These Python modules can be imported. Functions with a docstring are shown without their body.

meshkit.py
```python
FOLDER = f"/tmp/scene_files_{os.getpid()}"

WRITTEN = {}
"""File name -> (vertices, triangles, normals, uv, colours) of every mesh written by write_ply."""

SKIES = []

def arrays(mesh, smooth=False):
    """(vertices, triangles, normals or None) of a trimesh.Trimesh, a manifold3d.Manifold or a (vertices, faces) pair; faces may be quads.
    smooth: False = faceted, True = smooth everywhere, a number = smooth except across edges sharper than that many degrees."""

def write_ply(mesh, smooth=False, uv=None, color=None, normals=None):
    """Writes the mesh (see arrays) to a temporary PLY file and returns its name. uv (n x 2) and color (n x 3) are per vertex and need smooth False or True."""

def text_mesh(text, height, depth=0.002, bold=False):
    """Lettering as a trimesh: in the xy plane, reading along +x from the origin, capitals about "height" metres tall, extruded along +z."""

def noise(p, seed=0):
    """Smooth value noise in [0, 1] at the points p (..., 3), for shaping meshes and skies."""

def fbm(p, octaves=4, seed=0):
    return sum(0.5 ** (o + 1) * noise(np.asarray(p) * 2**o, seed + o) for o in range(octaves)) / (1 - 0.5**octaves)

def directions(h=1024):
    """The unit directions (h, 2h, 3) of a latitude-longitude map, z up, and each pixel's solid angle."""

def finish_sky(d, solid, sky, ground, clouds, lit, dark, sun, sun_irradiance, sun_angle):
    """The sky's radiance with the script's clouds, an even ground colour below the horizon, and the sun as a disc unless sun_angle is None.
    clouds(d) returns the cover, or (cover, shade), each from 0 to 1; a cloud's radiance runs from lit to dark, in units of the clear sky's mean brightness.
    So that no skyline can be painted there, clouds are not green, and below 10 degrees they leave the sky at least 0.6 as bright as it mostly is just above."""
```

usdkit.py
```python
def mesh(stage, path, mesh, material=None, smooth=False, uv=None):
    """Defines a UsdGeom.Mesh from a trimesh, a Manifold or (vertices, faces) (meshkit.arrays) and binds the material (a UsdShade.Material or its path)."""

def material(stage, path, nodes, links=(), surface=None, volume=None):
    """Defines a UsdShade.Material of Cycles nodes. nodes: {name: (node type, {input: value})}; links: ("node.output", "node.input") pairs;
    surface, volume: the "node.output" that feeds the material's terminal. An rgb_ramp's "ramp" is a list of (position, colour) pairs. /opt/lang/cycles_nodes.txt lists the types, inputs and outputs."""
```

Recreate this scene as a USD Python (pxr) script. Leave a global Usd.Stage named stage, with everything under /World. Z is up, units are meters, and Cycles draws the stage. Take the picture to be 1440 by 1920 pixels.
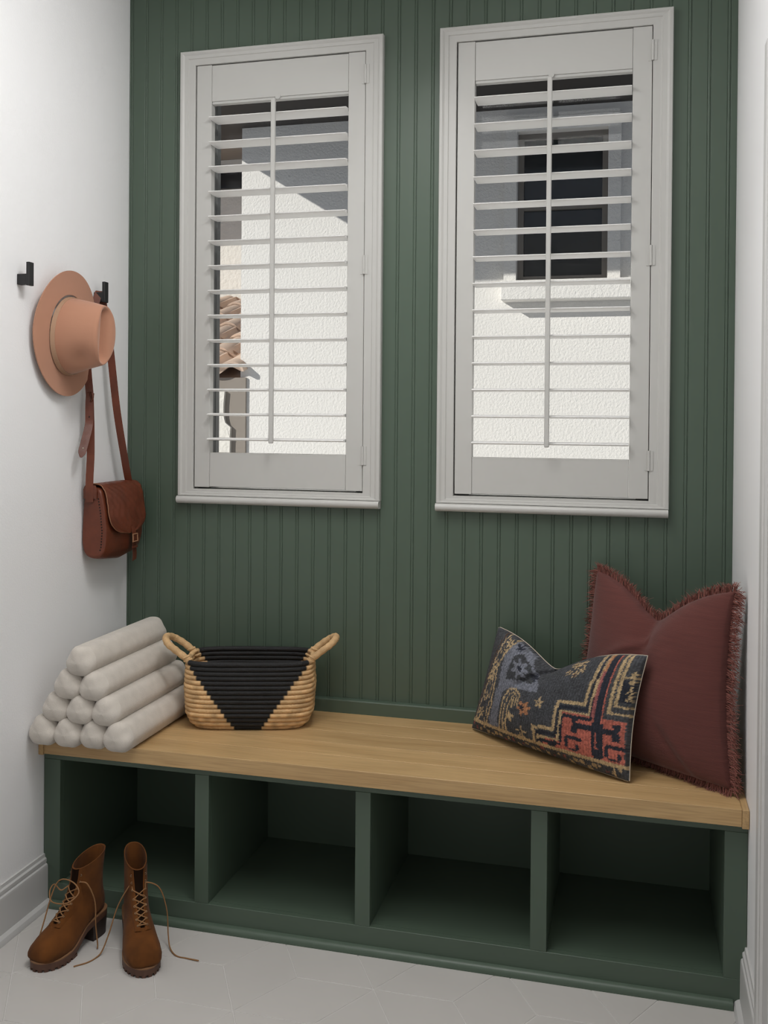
import math, random
import numpy as np
import trimesh
from shapely.geometry import Polygon, box as sbox
from shapely import affinity, contains_xy
import usdkit
from meshkit import noise, fbm
from pxr import Usd, UsdGeom, UsdLux, UsdShade, Gf, Sdf, Vt

rng = np.random.default_rng(7)
stage = Usd.Stage.CreateInMemory()
UsdGeom.SetStageUpAxis(stage, 'Z')
UsdGeom.SetStageMetersPerUnit(stage, 1.0)
UsdGeom.Xform.Define(stage, '/World')
UsdGeom.Scope.Define(stage, '/World/Looks')

# ------------------------------------------------------------------ camera
CAM = (1.6302, -2.9261, 1.397)
YAW, PITCH, ROLL = .2517, .008, .0082
FPX, CY = 1832.97, 801.52
def set_camera():
    cy_, sy_, cp, sp, cr, sr = math.cos(YAW), math.sin(YAW), math.cos(PITCH), math.sin(PITCH), math.cos(ROLL), math.sin(ROLL)
    fwd, rt, up = np.array([-sy_, cy_, 0]), np.array([cy_, sy_, 0]), np.array([0, 0, 1.])
    f2, u2 = fwd * cp - up * sp, up * cp + fwd * sp
    r3, u3 = cr * rt + sr * u2, -sr * rt + cr * u2
    c = UsdGeom.Camera.Define(stage, '/World/camera')
    c.AddTransformOp().Set(Gf.Matrix4d(*r3, 0, *u3, 0, *(-f2), 0, *CAM, 1))
    c.CreateHorizontalApertureAttr(36.0); c.CreateVerticalApertureAttr(48.0)
    c.CreateFocalLengthAttr(FPX / 1440 * 36)
    c.CreateVerticalApertureOffsetAttr(-(960 - CY) / 1440 * 36)
    c.CreateClippingRangeAttr((0.02, 200.0))
    c.CreateExposureAttr(0.0)
set_camera()

# ------------------------------------------------------------------ light
def look_at(op, pos, d):
    d = np.array(d, float); d /= np.linalg.norm(d)
    up = np.array([0, 0, 1.]) if abs(d[2]) < .95 else np.array([0, 1., 0])
    r = np.cross(d, up); r /= np.linalg.norm(r); u = np.cross(r, d)
    op.Set(Gf.Matrix4d(*r, 0, *u, 0, *(-d), 0, *pos, 1))
SUN_DIR = (.147, .12, -.09)
sun = UsdLux.DistantLight.Define(stage, '/World/sun')
look_at(sun.AddTransformOp(), (0, 0, 5), SUN_DIR)
sun.CreateNormalizeAttr(True); sun.CreateIntensityAttr(0.98); sun.CreateAngleAttr(0.53); sun.CreateColorAttr(Gf.Vec3f(1.0, .96, .9))
dome = UsdLux.DomeLight.Define(stage, '/World/sky')
dome.CreateIntensityAttr(0.11); dome.CreateColorAttr(Gf.Vec3f(.84, .93, 1.1))
def rect_light(name, pos, d, w, h, power, color=(1, 1, 1)):
    l = UsdLux.RectLight.Define(stage, '/World/' + name)
    look_at(l.AddTransformOp(), pos, d)
    l.CreateWidthAttr(w); l.CreateHeightAttr(h); l.CreateIntensityAttr(power); l.CreateColorAttr(Gf.Vec3f(*color))
rect_light('ceiling_light', (.95, -1.62, 2.80), (0, 0, -1), 1.2, .8, 4.1, (1, .985, .965))
rect_light('wall_washer_left', (1.15, -.95, 2.74), (-1, -.55, -1.35), .5, .25, 27.0, (1, .99, .98))  # added fill, stands in for window light on the left wall
rect_light('wall_washer_right', (.75, -.95, 2.74), (1, -.55, -1.0), .5, .25, 20.0, (1, .99, .98))  # added fill that brightens the right wall, not a lamp of the room

# ------------------------------------------------------------------ scene helpers
used = {}
def numbered(parent, name):
    k = (parent, name); n = used.get(k, -1) + 1; used[k] = n
    return name if n == 0 else f'{name}_{n:03d}'
def ppath(parent):
    return '/World' if parent is None else str(parent.GetPath())
def tag(o, label=None, cat=None, group=None, kind=None):
    p = o.GetPrim() if hasattr(o, 'GetPrim') else o
    for k, v in (('label', label), ('category', cat), ('group', group), ('kind', kind)):
        if v: p.SetCustomDataByKey(k, v)
    return p
def thing(name, label=None, cat=None, loc=(0, 0, 0), rotz=0, group=None, kind=None, parent=None):
    x = UsdGeom.Xform.Define(stage, ppath(parent) + '/' + numbered(ppath(parent), name))
    if any(loc): x.AddTranslateOp().Set(Gf.Vec3d(*map(float, loc)))
    if rotz: x.AddRotateZOp().Set(math.degrees(rotz))
    return tag(x, label, cat, group, kind)
def obj(name, mesh, m, parent=None, smooth=30, color=None, label=None, kind=None):
    path = ppath(parent) + '/' + numbered(ppath(parent), name)
    if isinstance(mesh, list): mesh = trimesh.util.concatenate(mesh)
    o = usdkit.mesh(stage, path, mesh, M[m], smooth=True if color is not None else smooth)
    if color is not None:
        UsdGeom.PrimvarsAPI(o).CreatePrimvar('col', Sdf.ValueTypeNames.Color3fArray, 'vertex').Set(Vt.Vec3fArray.FromNumpy(np.asarray(color, np.float32)))
    return tag(o, label=label, kind=kind)
def T(v, f):
    return trimesh.Trimesh(np.asarray(v, float), np.asarray(f, int), process=False)
def cat(*ms):
    return trimesh.util.concatenate([m for m in ms])

def bx(x0, x1, y0, y1, z0, z1, b=0.0):
    if b <= 0:
        m = trimesh.creation.box([x1 - x0, y1 - y0, z1 - z0]); m.apply_translation([(x0 + x1) / 2, (y0 + y1) / 2, (z0 + z1) / 2]); return m
    P = []
    for sx in (0, 1):
        for sy in (0, 1):
            for sz in (0, 1):
                c = np.array([x1 if sx else x0, y1 if sy else y0, z1 if sz else z0]); d = np.array([1 - 2 * sx, 1 - 2 * sy, 1 - 2 * sz]) * b
                for k in range(3):
                    q = c + d; q[k] = c[k]; P.append(q)
    return trimesh.convex.convex_hull(np.array(P))
def rbox(x0, x1, y0, y1, z0, z1, r, n=4):
    """box whose edges are round"""
    P = []
    s = trimesh.creation.icosphere(2, r).vertices
    for x in (x0 + r, x1 - r):
        for y in (y0 + r, y1 - r):
            for z in (z0 + r, z1 - r): P.append(s + [x, y, z])
    return trimesh.convex.convex_hull(np.vstack(P))
def prism(poly, h0, h1, axis='z'):
    """polygon in (a,b) extruded: axis z: (x,y); axis y: (x,z); axis x: (y,z)"""
    if not isinstance(poly, Polygon): poly = Polygon(poly)
    if not poly.exterior.is_ccw: poly = Polygon(list(poly.exterior.coords)[::-1], [list(i.coords) for i in poly.interiors])
    m = trimesh.creation.extrude_polygon(poly, h1 - h0, engine='earcut'); v = m.vertices.copy(); v[:, 2] += h0; f = m.faces
    if axis == 'y': v = v[:, [0, 2, 1]]; f = f[:, ::-1]
    elif axis == 'x': v = v[:, [2, 0, 1]]
    return T(v, f)
def bez(pts, n=40):
    """Catmull-Rom through the points"""
    P = np.array(pts, float); P = np.vstack([2 * P[0] - P[1], P, 2 * P[-1] - P[-2]]); out = []
    segs = len(P) - 3; k = max(2, n // segs)
    for i in range(segs):
        a, b, c, d = P[i:i + 4]
        for t in np.linspace(0, 1, k, endpoint=(i == segs - 1)):
            out.append(.5 * ((2 * b) + (-a + c) * t + (2 * a - 5 * b + 4 * c - d) * t * t + (-a + 3 * b - 3 * c + d) * t ** 3))
    return np.array(out)
def frames(P, closed=False):
    t = np.gradient(P, axis=0) if not closed else np.roll(P, -1, 0) - np.roll(P, 1, 0)
    t /= np.linalg.norm(t, axis=1, keepdims=True) + 1e-12
    n = np.cross(t[0], [0, 0, 1.]);  n = n if np.linalg.norm(n) > .1 else np.cross(t[0], [0, 1., 0]); n /= np.linalg.norm(n); N = []
    for i in range(len(P)):
        n = n - t[i] * (n @ t[i]); n /= np.linalg.norm(n); N.append(n)
    N = np.array(N); return t, N, np.cross(t, N)
def loft(rings, closed=False, caps=True, wrap=True):
    R = np.asarray(rings, float); k, n = R.shape[:2]; V = R.reshape(-1, 3); F = []
    for i in range(k if closed else k - 1):
        a, b = i * n, ((i + 1) % k) * n
        for j in range(n if wrap else n - 1):
            j2 = (j + 1) % n
            F += [(a + j, a + j2, b + j2), (a + j, b + j2, b + j)]
    if caps and not closed:
        V = np.vstack([V, R[0].mean(0), R[-1].mean(0)])
        for j in range(n):
            j2 = (j + 1) % n
            F += [(len(V) - 2, j2, j), (len(V) - 1, (k - 1) * n + j, (k - 1) * n + j2)]
    m = T(V, F)
    if caps and m.volume < 0: m = T(V, np.array(F)[:, ::-1])
    return m
def tube(P, r, n=8, closed=False):
    P = np.asarray(P, float); t, N, B = frames(P, closed); r = np.broadcast_to(r, len(P)); a = np.arange(n) / n * 2 * np.pi
    rings = P[:, None] + r[:, None, None] * (np.cos(a)[None, :, None] * N[:, None] + np.sin(a)[None, :, None] * B[:, None])
    m = loft(rings, closed=closed)
    if m.volume < 0: m = T(m.vertices, m.faces[:, ::-1])
    return m
def ribbon(P, wd, w, t, taper=None):
    P = np.asarray(P, float); wd = np.broadcast_to(np.asarray(wd, float), P.shape); tg = np.gradient(P, axis=0); tg /= np.linalg.norm(tg, axis=1, keepdims=True)
    W = wd - tg * (wd * tg).sum(1, keepdims=True); W /= np.linalg.norm(W, axis=1, keepdims=True); N = np.cross(tg, W)
    w = np.broadcast_to(w, len(P)).astype(float)[:, None] / 2; h = t / 2
    c = .25 * h
    prof = [(-1, -h + c), (-1, h - c), (-.94, h), (.94, h), (1, h - c), (1, -h + c), (.94, -h), (-.94, -h)]
    rings = np.stack([P + W * w * a + N * b for a, b in prof], 1)
    m = loft(rings); 
    return m if m.volume > 0 else T(m.vertices, m.faces[:, ::-1])
def gridmesh(P, flip=False):
    h, w = P.shape[:2]; i = np.arange(h * w).reshape(h, w)
    a, b, c, d = i[:-1, :-1].ravel(), i[:-1, 1:].ravel(), i[1:, 1:].ravel(), i[1:, :-1].ravel()
    F = np.vstack([np.stack([a, b, c], 1), np.stack([a, c, d], 1)])
    return T(P.reshape(-1, 3), F[:, ::-1] if flip else F)
def supell(n, a, b, e):
    t = np.arange(n) / n * 2 * np.pi; c, s = np.cos(t), np.sin(t)
    return np.stack([a * np.sign(c) * abs(c) ** (2 / e), b * np.sign(s) * abs(s) ** (2 / e)], 1)
def xf(m, loc=(0, 0, 0), rz=0):
    m = m.copy(); c, s = math.cos(rz), math.sin(rz); v = m.vertices
    m.vertices = np.stack([v[:, 0] * c - v[:, 1] * s + loc[0], v[:, 0] * s + v[:, 1] * c + loc[1], v[:, 2] + loc[2]], 1); return m

# ------------------------------------------------------------------ materials
M = {}
def mat(name, nodes, links=(), surface='p.BSDF'):
    M[name] = usdkit.material(stage, '/World/Looks/' + name, nodes, links, surface=surface)
def plain(name, color, rough=.5, bump=None, spec=.5, var=0, vscale=8, metal=0, sheen=0, stretch=None):
    """base colour with optional noise relief (scale, strength, distance) and a slight tone variation"""
    nodes = {'p': ('principled_bsdf', {'base_color': color, 'roughness': rough, 'specular_ior_level': spec, 'metallic': metal, 'sheen_weight': sheen})}; links = []
    if bump or var: nodes['tc'] = ('texture_coordinate', {})
    src = 'tc.object'
    if stretch:
        nodes['mp'] = ('mapping', {'scale': stretch}); links.append(('tc.object', 'mp.vector')); src = 'mp.vector'
    if bump:
        nodes['bn'] = ('noise_texture', {'scale': bump[0], 'detail': 3.0, 'roughness': .6}); nodes['bu'] = ('bump', {'strength': bump[1], 'distance': bump[2]})
        links += [(src, 'bn.vector'), ('bn.fac', 'bu.height'), ('bu.normal', 'p.normal')]
    if var:
        nodes['vn'] = ('noise_texture', {'scale': vscale, 'detail': 4.0}); c = np.array(color)
        nodes['vr'] = ('rgb_ramp', {'ramp': [(.3, tuple(c * (1 - var))), (.7, tuple(np.minimum(c * (1 + var), 1)))]})
        links += [(src, 'vn.vector'), ('vn.fac', 'vr.fac'), ('vr.color', 'p.base_color')]
    mat(name, nodes, links)
plain('white_wall', (.89, .89, .895), .55, bump=(160, .12, .004))
plain('ceiling_white', (.8, .8, .79), .7)
plain('green_paint', (.077, .112, .081), .42, bump=(60, .05, .002))
plain('white_trim', (.545, .54, .517), .4)
plain('lit_white', (.88, .875, .86), .4)  # lighter copy of white_trim: outside light on the louvers put into the colour
plain('baseboard_white', (.58, .575, .565), .4)
plain('tile', (.565, .545, .522), .35, var=.03, vscale=3, bump=(40, .03, .002))
plain('grout', (.66, .645, .625), .8)
plain('window_frame', (.16, .16, .155), .5)
plain('black_metal', (.012, .012, .013), .45, metal=0)
plain('felt', (.45, .222, .138), .9, bump=(350, .12, .002), sheen=.25)
plain('felt_band', (.42, .26, .165), .7, bump=(500, .2, .002))
plain('leather', (.132, .032, .0135), .42, bump=(90, .2, .003), var=.25, vscale=14)
plain('leather_edge', (.33, .17, .09), .6)
plain('dark_hole', (.012, .006, .004), .8)
plain('brass', (.30, .22, .14), .4, metal=1)
plain('suede', (.118, .040, .0075), .95, bump=(260, .2, .002), var=.25, vscale=22, sheen=.04, spec=.25)
plain('suede_gap_shade', (.012, .005, .002), .9, spec=.1)  # shade inside the lace gap, put into the tongue colour
plain('lace', (.27, .135, .052), .8, bump=(700, .4, .002))
plain('sole_rubber', (.095, .043, .026), .6)
plain('heel_stack', (.022, .010, .007), .5, bump=(60, .2, .002), stretch=(1, 1, 14))
plain('welt', (.24, .12, .055), .7)
plain('linen', (.62, .57, .51), .95, bump=(420, .35, .002), var=.06, vscale=30, sheen=.2)
plain('cream_cotton', (.50, .44, .35), .9, bump=(300, .25, .002))
plain('stucco', (.80, .78, .745), .9, bump=(72, .45, .012))
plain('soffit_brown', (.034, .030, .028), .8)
plain('far_wall', (.78, .75, .69), .9, bump=(30, .4, .02))
plain('dark_glass', (.012, .016, .020), .08)
plain('house_trim', (.20, .18, .16), .6)
plain('taupe_shade', (.27, .235, .20), .8)  # side wall's shade put into its colour; also colours the wing eave
plain('clay', (.62, .47, .37), .8, bump=(25, .25, .01), var=.15, vscale=6)
plain('paving', (.84, .82, .78), .9, bump=(20, .3, .02))

mat('pane', {'t': ('transparent_bsdf', {'color': (.97, .98, .98)}), 'g': ('glossy_bsdf', {'color': (1, 1, 1), 'roughness': 0.0}), 'f': ('fresnel', {'IOR': 1.18}), 'm': ('mix_closure', {})},
    [('f.fac', 'm.fac'), ('t.BSDF', 'm.closure1'), ('g.BSDF', 'm.closure2')], surface='m.closure')
def wood(name, c0, c1, axis=0):
    sc = [9., 9., 9.]; sc[axis] = .9
    sf = [120., 120., 120.]; sf[axis] = 4.
    mat(name, {'tc': ('texture_coordinate', {}), 'oi': ('object_info', {}), 'ad': ('vector_math', {'math_type': 'multiply_add', 'vector2': (1, 1, 1)}),
               'cx': ('combine_xyz', {'x': 0.0}), 'sh': ('math', {'math_type': 'multiply', 'value2': 7.0}),
               'mp': ('mapping', {'scale': tuple(sc)}), 'n': ('noise_texture', {'scale': 1.6, 'detail': 5.0, 'distortion': 1.2}),
               'mf': ('mapping', {'scale': tuple(sf)}), 'nf': ('noise_texture', {'scale': 2.0, 'detail': 3.0}),
               'r': ('rgb_ramp', {'ramp': [(.30, c1), (.5, c0), (.62, tuple(np.array(c0) * 1.06)), (.75, c1)]}),
               'rf': ('rgb_ramp', {'ramp': [(.35, (.72, .70, .66)), (.55, (1, 1, 1))]}),
               'mx': ('mix', {'mix_type': 'multiply', 'fac': .55}), 'hv': ('hsv', {}), 'vm': ('map_range', {'from_min': 0, 'from_max': 1, 'to_min': .93, 'to_max': 1.06}),
               'bu': ('bump', {'strength': .12, 'distance': .002}), 'p': ('principled_bsdf', {'roughness': .42})},
        [('oi.random', 'sh.value1'), ('sh.value', 'cx.y'), ('sh.value', 'cx.z'), ('tc.object', 'ad.vector1'), ('cx.vector', 'ad.vector3'), ('ad.vector', 'mp.vector'), ('mp.vector', 'n.vector'),
         ('ad.vector', 'mf.vector'), ('mf.vector', 'nf.vector'), ('n.fac', 'r.fac'), ('nf.fac', 'rf.fac'), ('r.color', 'mx.color1'), ('rf.color', 'mx.color2'),
         ('oi.random', 'vm.value'), ('vm.result', 'hv.value'), ('mx.color', 'hv.color'), ('hv.color', 'p.base_color'), ('nf.fac', 'bu.height'), ('bu.normal', 'p.normal')])
wood('oak', (.54, .355, .168), (.45, .28, .122), 0)
wood('oak_end', (.52, .34, .16), (.43, .27, .12), 1)
def dyed(name, rough=.95, bump=(500, .4, .002), stretch=(1, 1, 1), sheen=0):
    mat(name, {'a': ('attribute', {'attribute': 'col'}), 'tc': ('texture_coordinate', {}), 'mp': ('mapping', {'scale': stretch}), 'n': ('noise_texture', {'scale': bump[0], 'detail': 3.0}),
               'v': ('noise_texture', {'scale': 25.0, 'detail': 4.0}), 'vr': ('rgb_ramp', {'ramp': [(.3, (.82, .8, .78)), (.7, (1.1, 1.1, 1.1))]}), 'mx': ('mix', {'mix_type': 'multiply', 'fac': .8}),
               'bu': ('bump', {'strength': bump[1], 'distance': bump[2]}), 'p': ('principled_bsdf', {'roughness': rough, 'sheen_weight': sheen})},
        [('tc.object', 'mp.vector'), ('mp.vector', 'n.vector'), ('n.fac', 'bu.height'), ('bu.normal', 'p.normal'), ('mp.vector', 'v.vector'), ('v.fac', 'vr.fac'), ('a.color', 'mx.color1'), ('vr.color', 'mx.color2'), ('mx.color', 'p.base_color')])
dyed('woven_straw', .75, (160, .5, .004), (1, 1, 1))
dyed('kilim', .97, (450, .5, .003))
plain('straw', (.62, .40, .20), .75, bump=(220, .5, .003), var=.2, vscale=40)
plain('gauze', (.112, .032, .026), .95, bump=(40, .3, .004), stretch=(1, 1, 14), var=.10, vscale=10, sheen=.15)
plain('fringe_thread', (.26, .098, .078), .95)

# ================================================================== THE ROOM
W, H, YF = 1.9, 2.82, -3.7
def struct(name, mesh, m, parent=None, smooth=False, label=None):
    return obj(name, mesh, m, parent, smooth, kind='structure' if parent is None else None, label=label)

# floor: rhombus tiles that form cubes, on a grout bed
fl = thing('floor', 'pale grey tile floor of rhombus tiles with thin light grout', kind='structure')
obj('grout_bed', bx(-.05, W + .05, YF, .0, -.05, -.0015), 'grout', fl, False)
room = sbox(0.001, YF + .001, W - .001, -.001)
S, OX, OY = .1985, 1.022, -.619
for i in range(-4, 5):
    for j in range(-14, 14):
        for k, th in enumerate((30, 90, 150)):
            v = np.array([OX + 1.5 * S * i, OY + S * math.sqrt(3) * (j + (.5 if i % 2 else 0))])
            e = lambda a: np.array([math.cos(math.radians(a)), math.sin(math.radians(a))]) * S
            q = Polygon([v, v + e(th - 30), v + e(th - 30) + e(th + 30), v + e(th + 30)]).buffer(-.0011, join_style=2)
            q = q.intersection(room)
            if q.is_empty or q.area < 1e-4 or q.geom_type != 'Polygon': continue
            top = q.buffer(-.0009, join_style=2)
            dz = rng.uniform(-.0002, .0002)
            if top.is_empty or top.geom_type != 'Polygon' or len(top.exterior.coords) != len(q.exterior.coords):
                m = prism(q, -.008, dz)
            else:
                m = prism(q, -.008, -.0009 + dz); mv = m.vertices; up = mv[:, 2] > -.004
                pc = np.array(q.exterior.coords)[:-1]; tc = np.array(top.exterior.coords)[:-1]
                pairs = [tc[np.argmin(((tc - p) ** 2).sum(1))] for p in pc]
                ring = np.array([[*p, -.0009 + dz] for p in pc]); ring2 = np.array([[*p, dz] for p in pairs]); low = np.array([[*p, -.008] for p in pc])
                m = loft(np.stack([low, ring, ring2]))
            obj('tile', m, 'tile', fl, False)

struct('ceiling', bx(-.1, W + .1, YF - .1, .15, H, H + .12), 'ceiling_white')
struct('wall_left', bx(-.12, 0, YF, .15, -.05, H), 'white_wall')
struct('wall_front', bx(-.12, W + .12, YF - .12, YF, -.05, H), 'white_wall')
DY0, DY1 = -.835, -1.65          # doorway in the right wall
struct('wall_right', cat(bx(W, W + .12, DY0, .15, -.05, H), bx(W, W + .12, YF, DY1, -.05, H), bx(W, W + .12, DY1, DY0, 2.1, H)), 'white_wall')
d1 = thing('door_1', 'white door leaf in the right wall', kind='structure')
obj('leaf', bx(W + .05, W + .09, DY1 + .003, DY0 - .003, 0.003, 2.097, .002), 'baseboard_white', d1, False)
obj('panel', bx(W + .044, W + .052, DY1 + .12, DY0 - .12, .25, .95, .003), 'baseboard_white', d1, False)
obj('panel', bx(W + .044, W + .052, DY1 + .12, DY0 - .12, 1.1, 1.95, .003), 'baseboard_white', d1, False)
# door casing: stepped profile (y, depth) swept up
t2 = thing('trim_2', 'white stepped door casing on the right wall', kind='structure')
prof = [(0, 0), (0, -.011), (-.006, -.0145), (-.012, -.013), (-.016, -.017), (-.055, -.0175), (-.060, -.0145), (-.078, -.0145), (-.083, -.010), (-.090, -.010), (-.090, 0)]
obj('casing', prism([(W - .0002 + b, -.742 + a) for a, b in prof], 0, 2.18), 'baseboard_white', t2, False)
obj('casing', prism([(W - .0002 + b, DY1 - .003 - a) for a, b in prof][::-1], 0, 2.18).copy(), 'baseboard_white', t2, False)

# baseboards: cap, face and shoe moulding
bprof = [(0, .0), (.030, 0), (.0295, .008), (.026, .015), (.020, .0195), (.0155, .021), (.0150, .112), (.0135, .118), (.0095, .121), (.0110, .127), (.0105, .134), (.0060, .138), (.0050, .147), (0, .148)]
struct('baseboard_left', prism([(a, b) for a, b in bprof], YF, -.4605, 'y'), 'baseboard_white', smooth=25)
struct('baseboard_right', cat(prism([(W - a, b) for a, b in bprof], -.7418, -.4605, 'y'), prism([(W - a, b) for a, b in bprof], YF, DY1 - .094, 'y')), 'baseboard_white', smooth=25)

# back wall of beaded boards
WC = (.5315, 1.386)              # window centres
ZB, ZT = 1.146, 2.580            # casing bottom and top
wb = thing('wall_back', 'green wall of narrow beaded boards', kind='structure')
core = sbox(-.12, -.05, W + .12, H)
for c in WC: core = core.difference(sbox(c - .302, 1.165, c + .302, 2.545))
obj('sheathing', prism(core, .012, .15, 'y'), 'stucco', wb, False)
BW, B0 = .0534, .0125
def bead_profile(x0):
    """board whose right edge carries a bead between two quirks; (x, y) with y = 0 the face"""
    x1 = x0 + BW; p = [(x0 + .0006, .012), (x0 + .0004, .0012), (x0 + .0014, .0003), (x0 + .0030, 0), (x1 - .0098, 0), (x1 - .0090, .0006), (x1 - .0082, .0018), (x1 - .0074, .0018)]
    for a in np.linspace(170, 10, 7): p.append((x1 - .0041 + .0032 * math.cos(math.radians(a)), .0020 - .0018 * math.sin(math.radians(a))))
    return p + [(x1 - .0003, .0018), (x1 - .0003, .012)]
for k in range(-1, 36):
    x0 = B0 + k * BW - .0041 + .0041
    pr = Polygon(bead_profile(x0)).intersection(sbox(.0005, -1, W - .0005, 1))
    if pr.is_empty or pr.geom_type != 'Polygon': continue
    a0, _, a1, _ = pr.bounds
    holes = [(c - .302, c + .302) for c in WC if a1 > c - .302 and a0 < c + .302]
    if not holes:
        obj('board', prism(pr, .44, H), 'green_paint', wb, 25)
    else:
        h0, h1 = holes[0]; out = pr.difference(sbox(h0, -1, h1, 1)); ins = pr.intersection(sbox(h0, -1, h1, 1))
        if not out.is_empty:
            obj('board', cat(prism(out, .44, H), prism(ins, .44, 1.165), prism(ins, 2.545, H)), 'green_paint', wb, 25)
        else:
            obj('board', prism(pr, .44, 1.165), 'green_paint', wb, 25); obj('board', prism(pr, 2.545, H), 'green_paint', wb, 25)
t1 = prism([(-.0205, .4842), (-.0205, .5215), (-.0185, .5250), (-.0150, .5262), (-.0002, .5262), (-.0002, .4842)], .0008, W - .0008, 'x')
struct('trim_1', t1, 'green_paint', smooth=25, label='green cap strip between oak bench top and beaded wall')

# ------------------------------------------------------------------ windows (casing, frame, pane) and shutters
def ring_sweep(rects, ys):
    """a closed picture-frame moulding: rects = list of (x0,x1,z0,z1), ys = depth of each"""
    rings = []
    for k in range(4):
        rings.append([((r[0] if k in (0, 3) else r[1]), y, (r[2] if k in (0, 1) else r[3])) for r, y in zip(rects, ys)])
    m = loft(np.array(rings), closed=True, caps=False)
    return m if m.volume > 0 else T(m.vertices, m.faces[:, ::-1])
def window(i, c):
    w = thing(f'window_{i}', ('left' if i == 1 else 'right') + ' window with off-white casing and grey inner frame in green wall', kind='structure')
    o = (c - .339, c + .339, ZB, ZT); n = (c - .2877, c + .2827, 1.1690, 2.5352)
    L = lambda t: tuple(a + (b - a) * t for a, b in zip(o, n))
    ts = [0, 0, .04, .18, .26, .30, .52, .56, .62, .97, 1, 1]; ys = [-.0003, -.019, -.022, -.0225, -.020, -.0185, -.0180, -.0155, -.0150, -.0150, -.0135, -.0003]
    obj('casing', ring_sweep([L(t) for t in ts], ys), 'white_trim', w, False)
    x0, x1 = c - .340, c + .3375
    sill = prism([(-.0003, 1.1215), (-.019, 1.1215), (-.026, 1.1235), (-.0305, 1.1285), (-.032, 1.1345), (-.0305, 1.1405), (-.026, 1.1445), (-.020, 1.1456), (-.0003, 1.1456)], x0, x1, 'x')
    obj('sill', sill, 'white_trim', w, 35)
    # lining of the opening, then the outer frame
    f = lambda h, a, b: (c - h, c + h, a, b)
    obj('reveal', ring_sweep([f(.3015, 1.1655, 2.5445), f(.2905, 1.1672, 2.5345), f(.2905, 1.1672, 2.5345), f(.3015, 1.1655, 2.5445)], [.0165, .0165, .032, .032]), 'white_trim', w, False)
    fr = [(.3015, .0325), (.250, .0325), (.2475, .036), (.2475, .052), (.2500, .054), (.2500, .070), (.2475, .072), (.2475, .098), (.250, .1), (.3015, .1)]
    obj('frame', ring_sweep([f(h, 1.1655 + (.3015 - h) * .06, 2.5445 - (.3015 - h)) for h, _ in fr], [y for _, y in fr]), 'window_frame', w, False)
    obj('stool', bx(c - .2470, c + .2470, .0335, .0575, 1.1668, 1.1702), 'lit_white', w, False)
    obj('outer_sill', bx(c - .2470, c + .2470, .0630, .1600, 1.1655, 1.1690), 'lit_white', w, False)
    obj('pane', bx(c - .2503, c + .2503, .0585, .0625, 1.1704, 2.4935), 'pane', w, False)
for i, c in enumerate(WC): window(i + 1, c)

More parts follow.
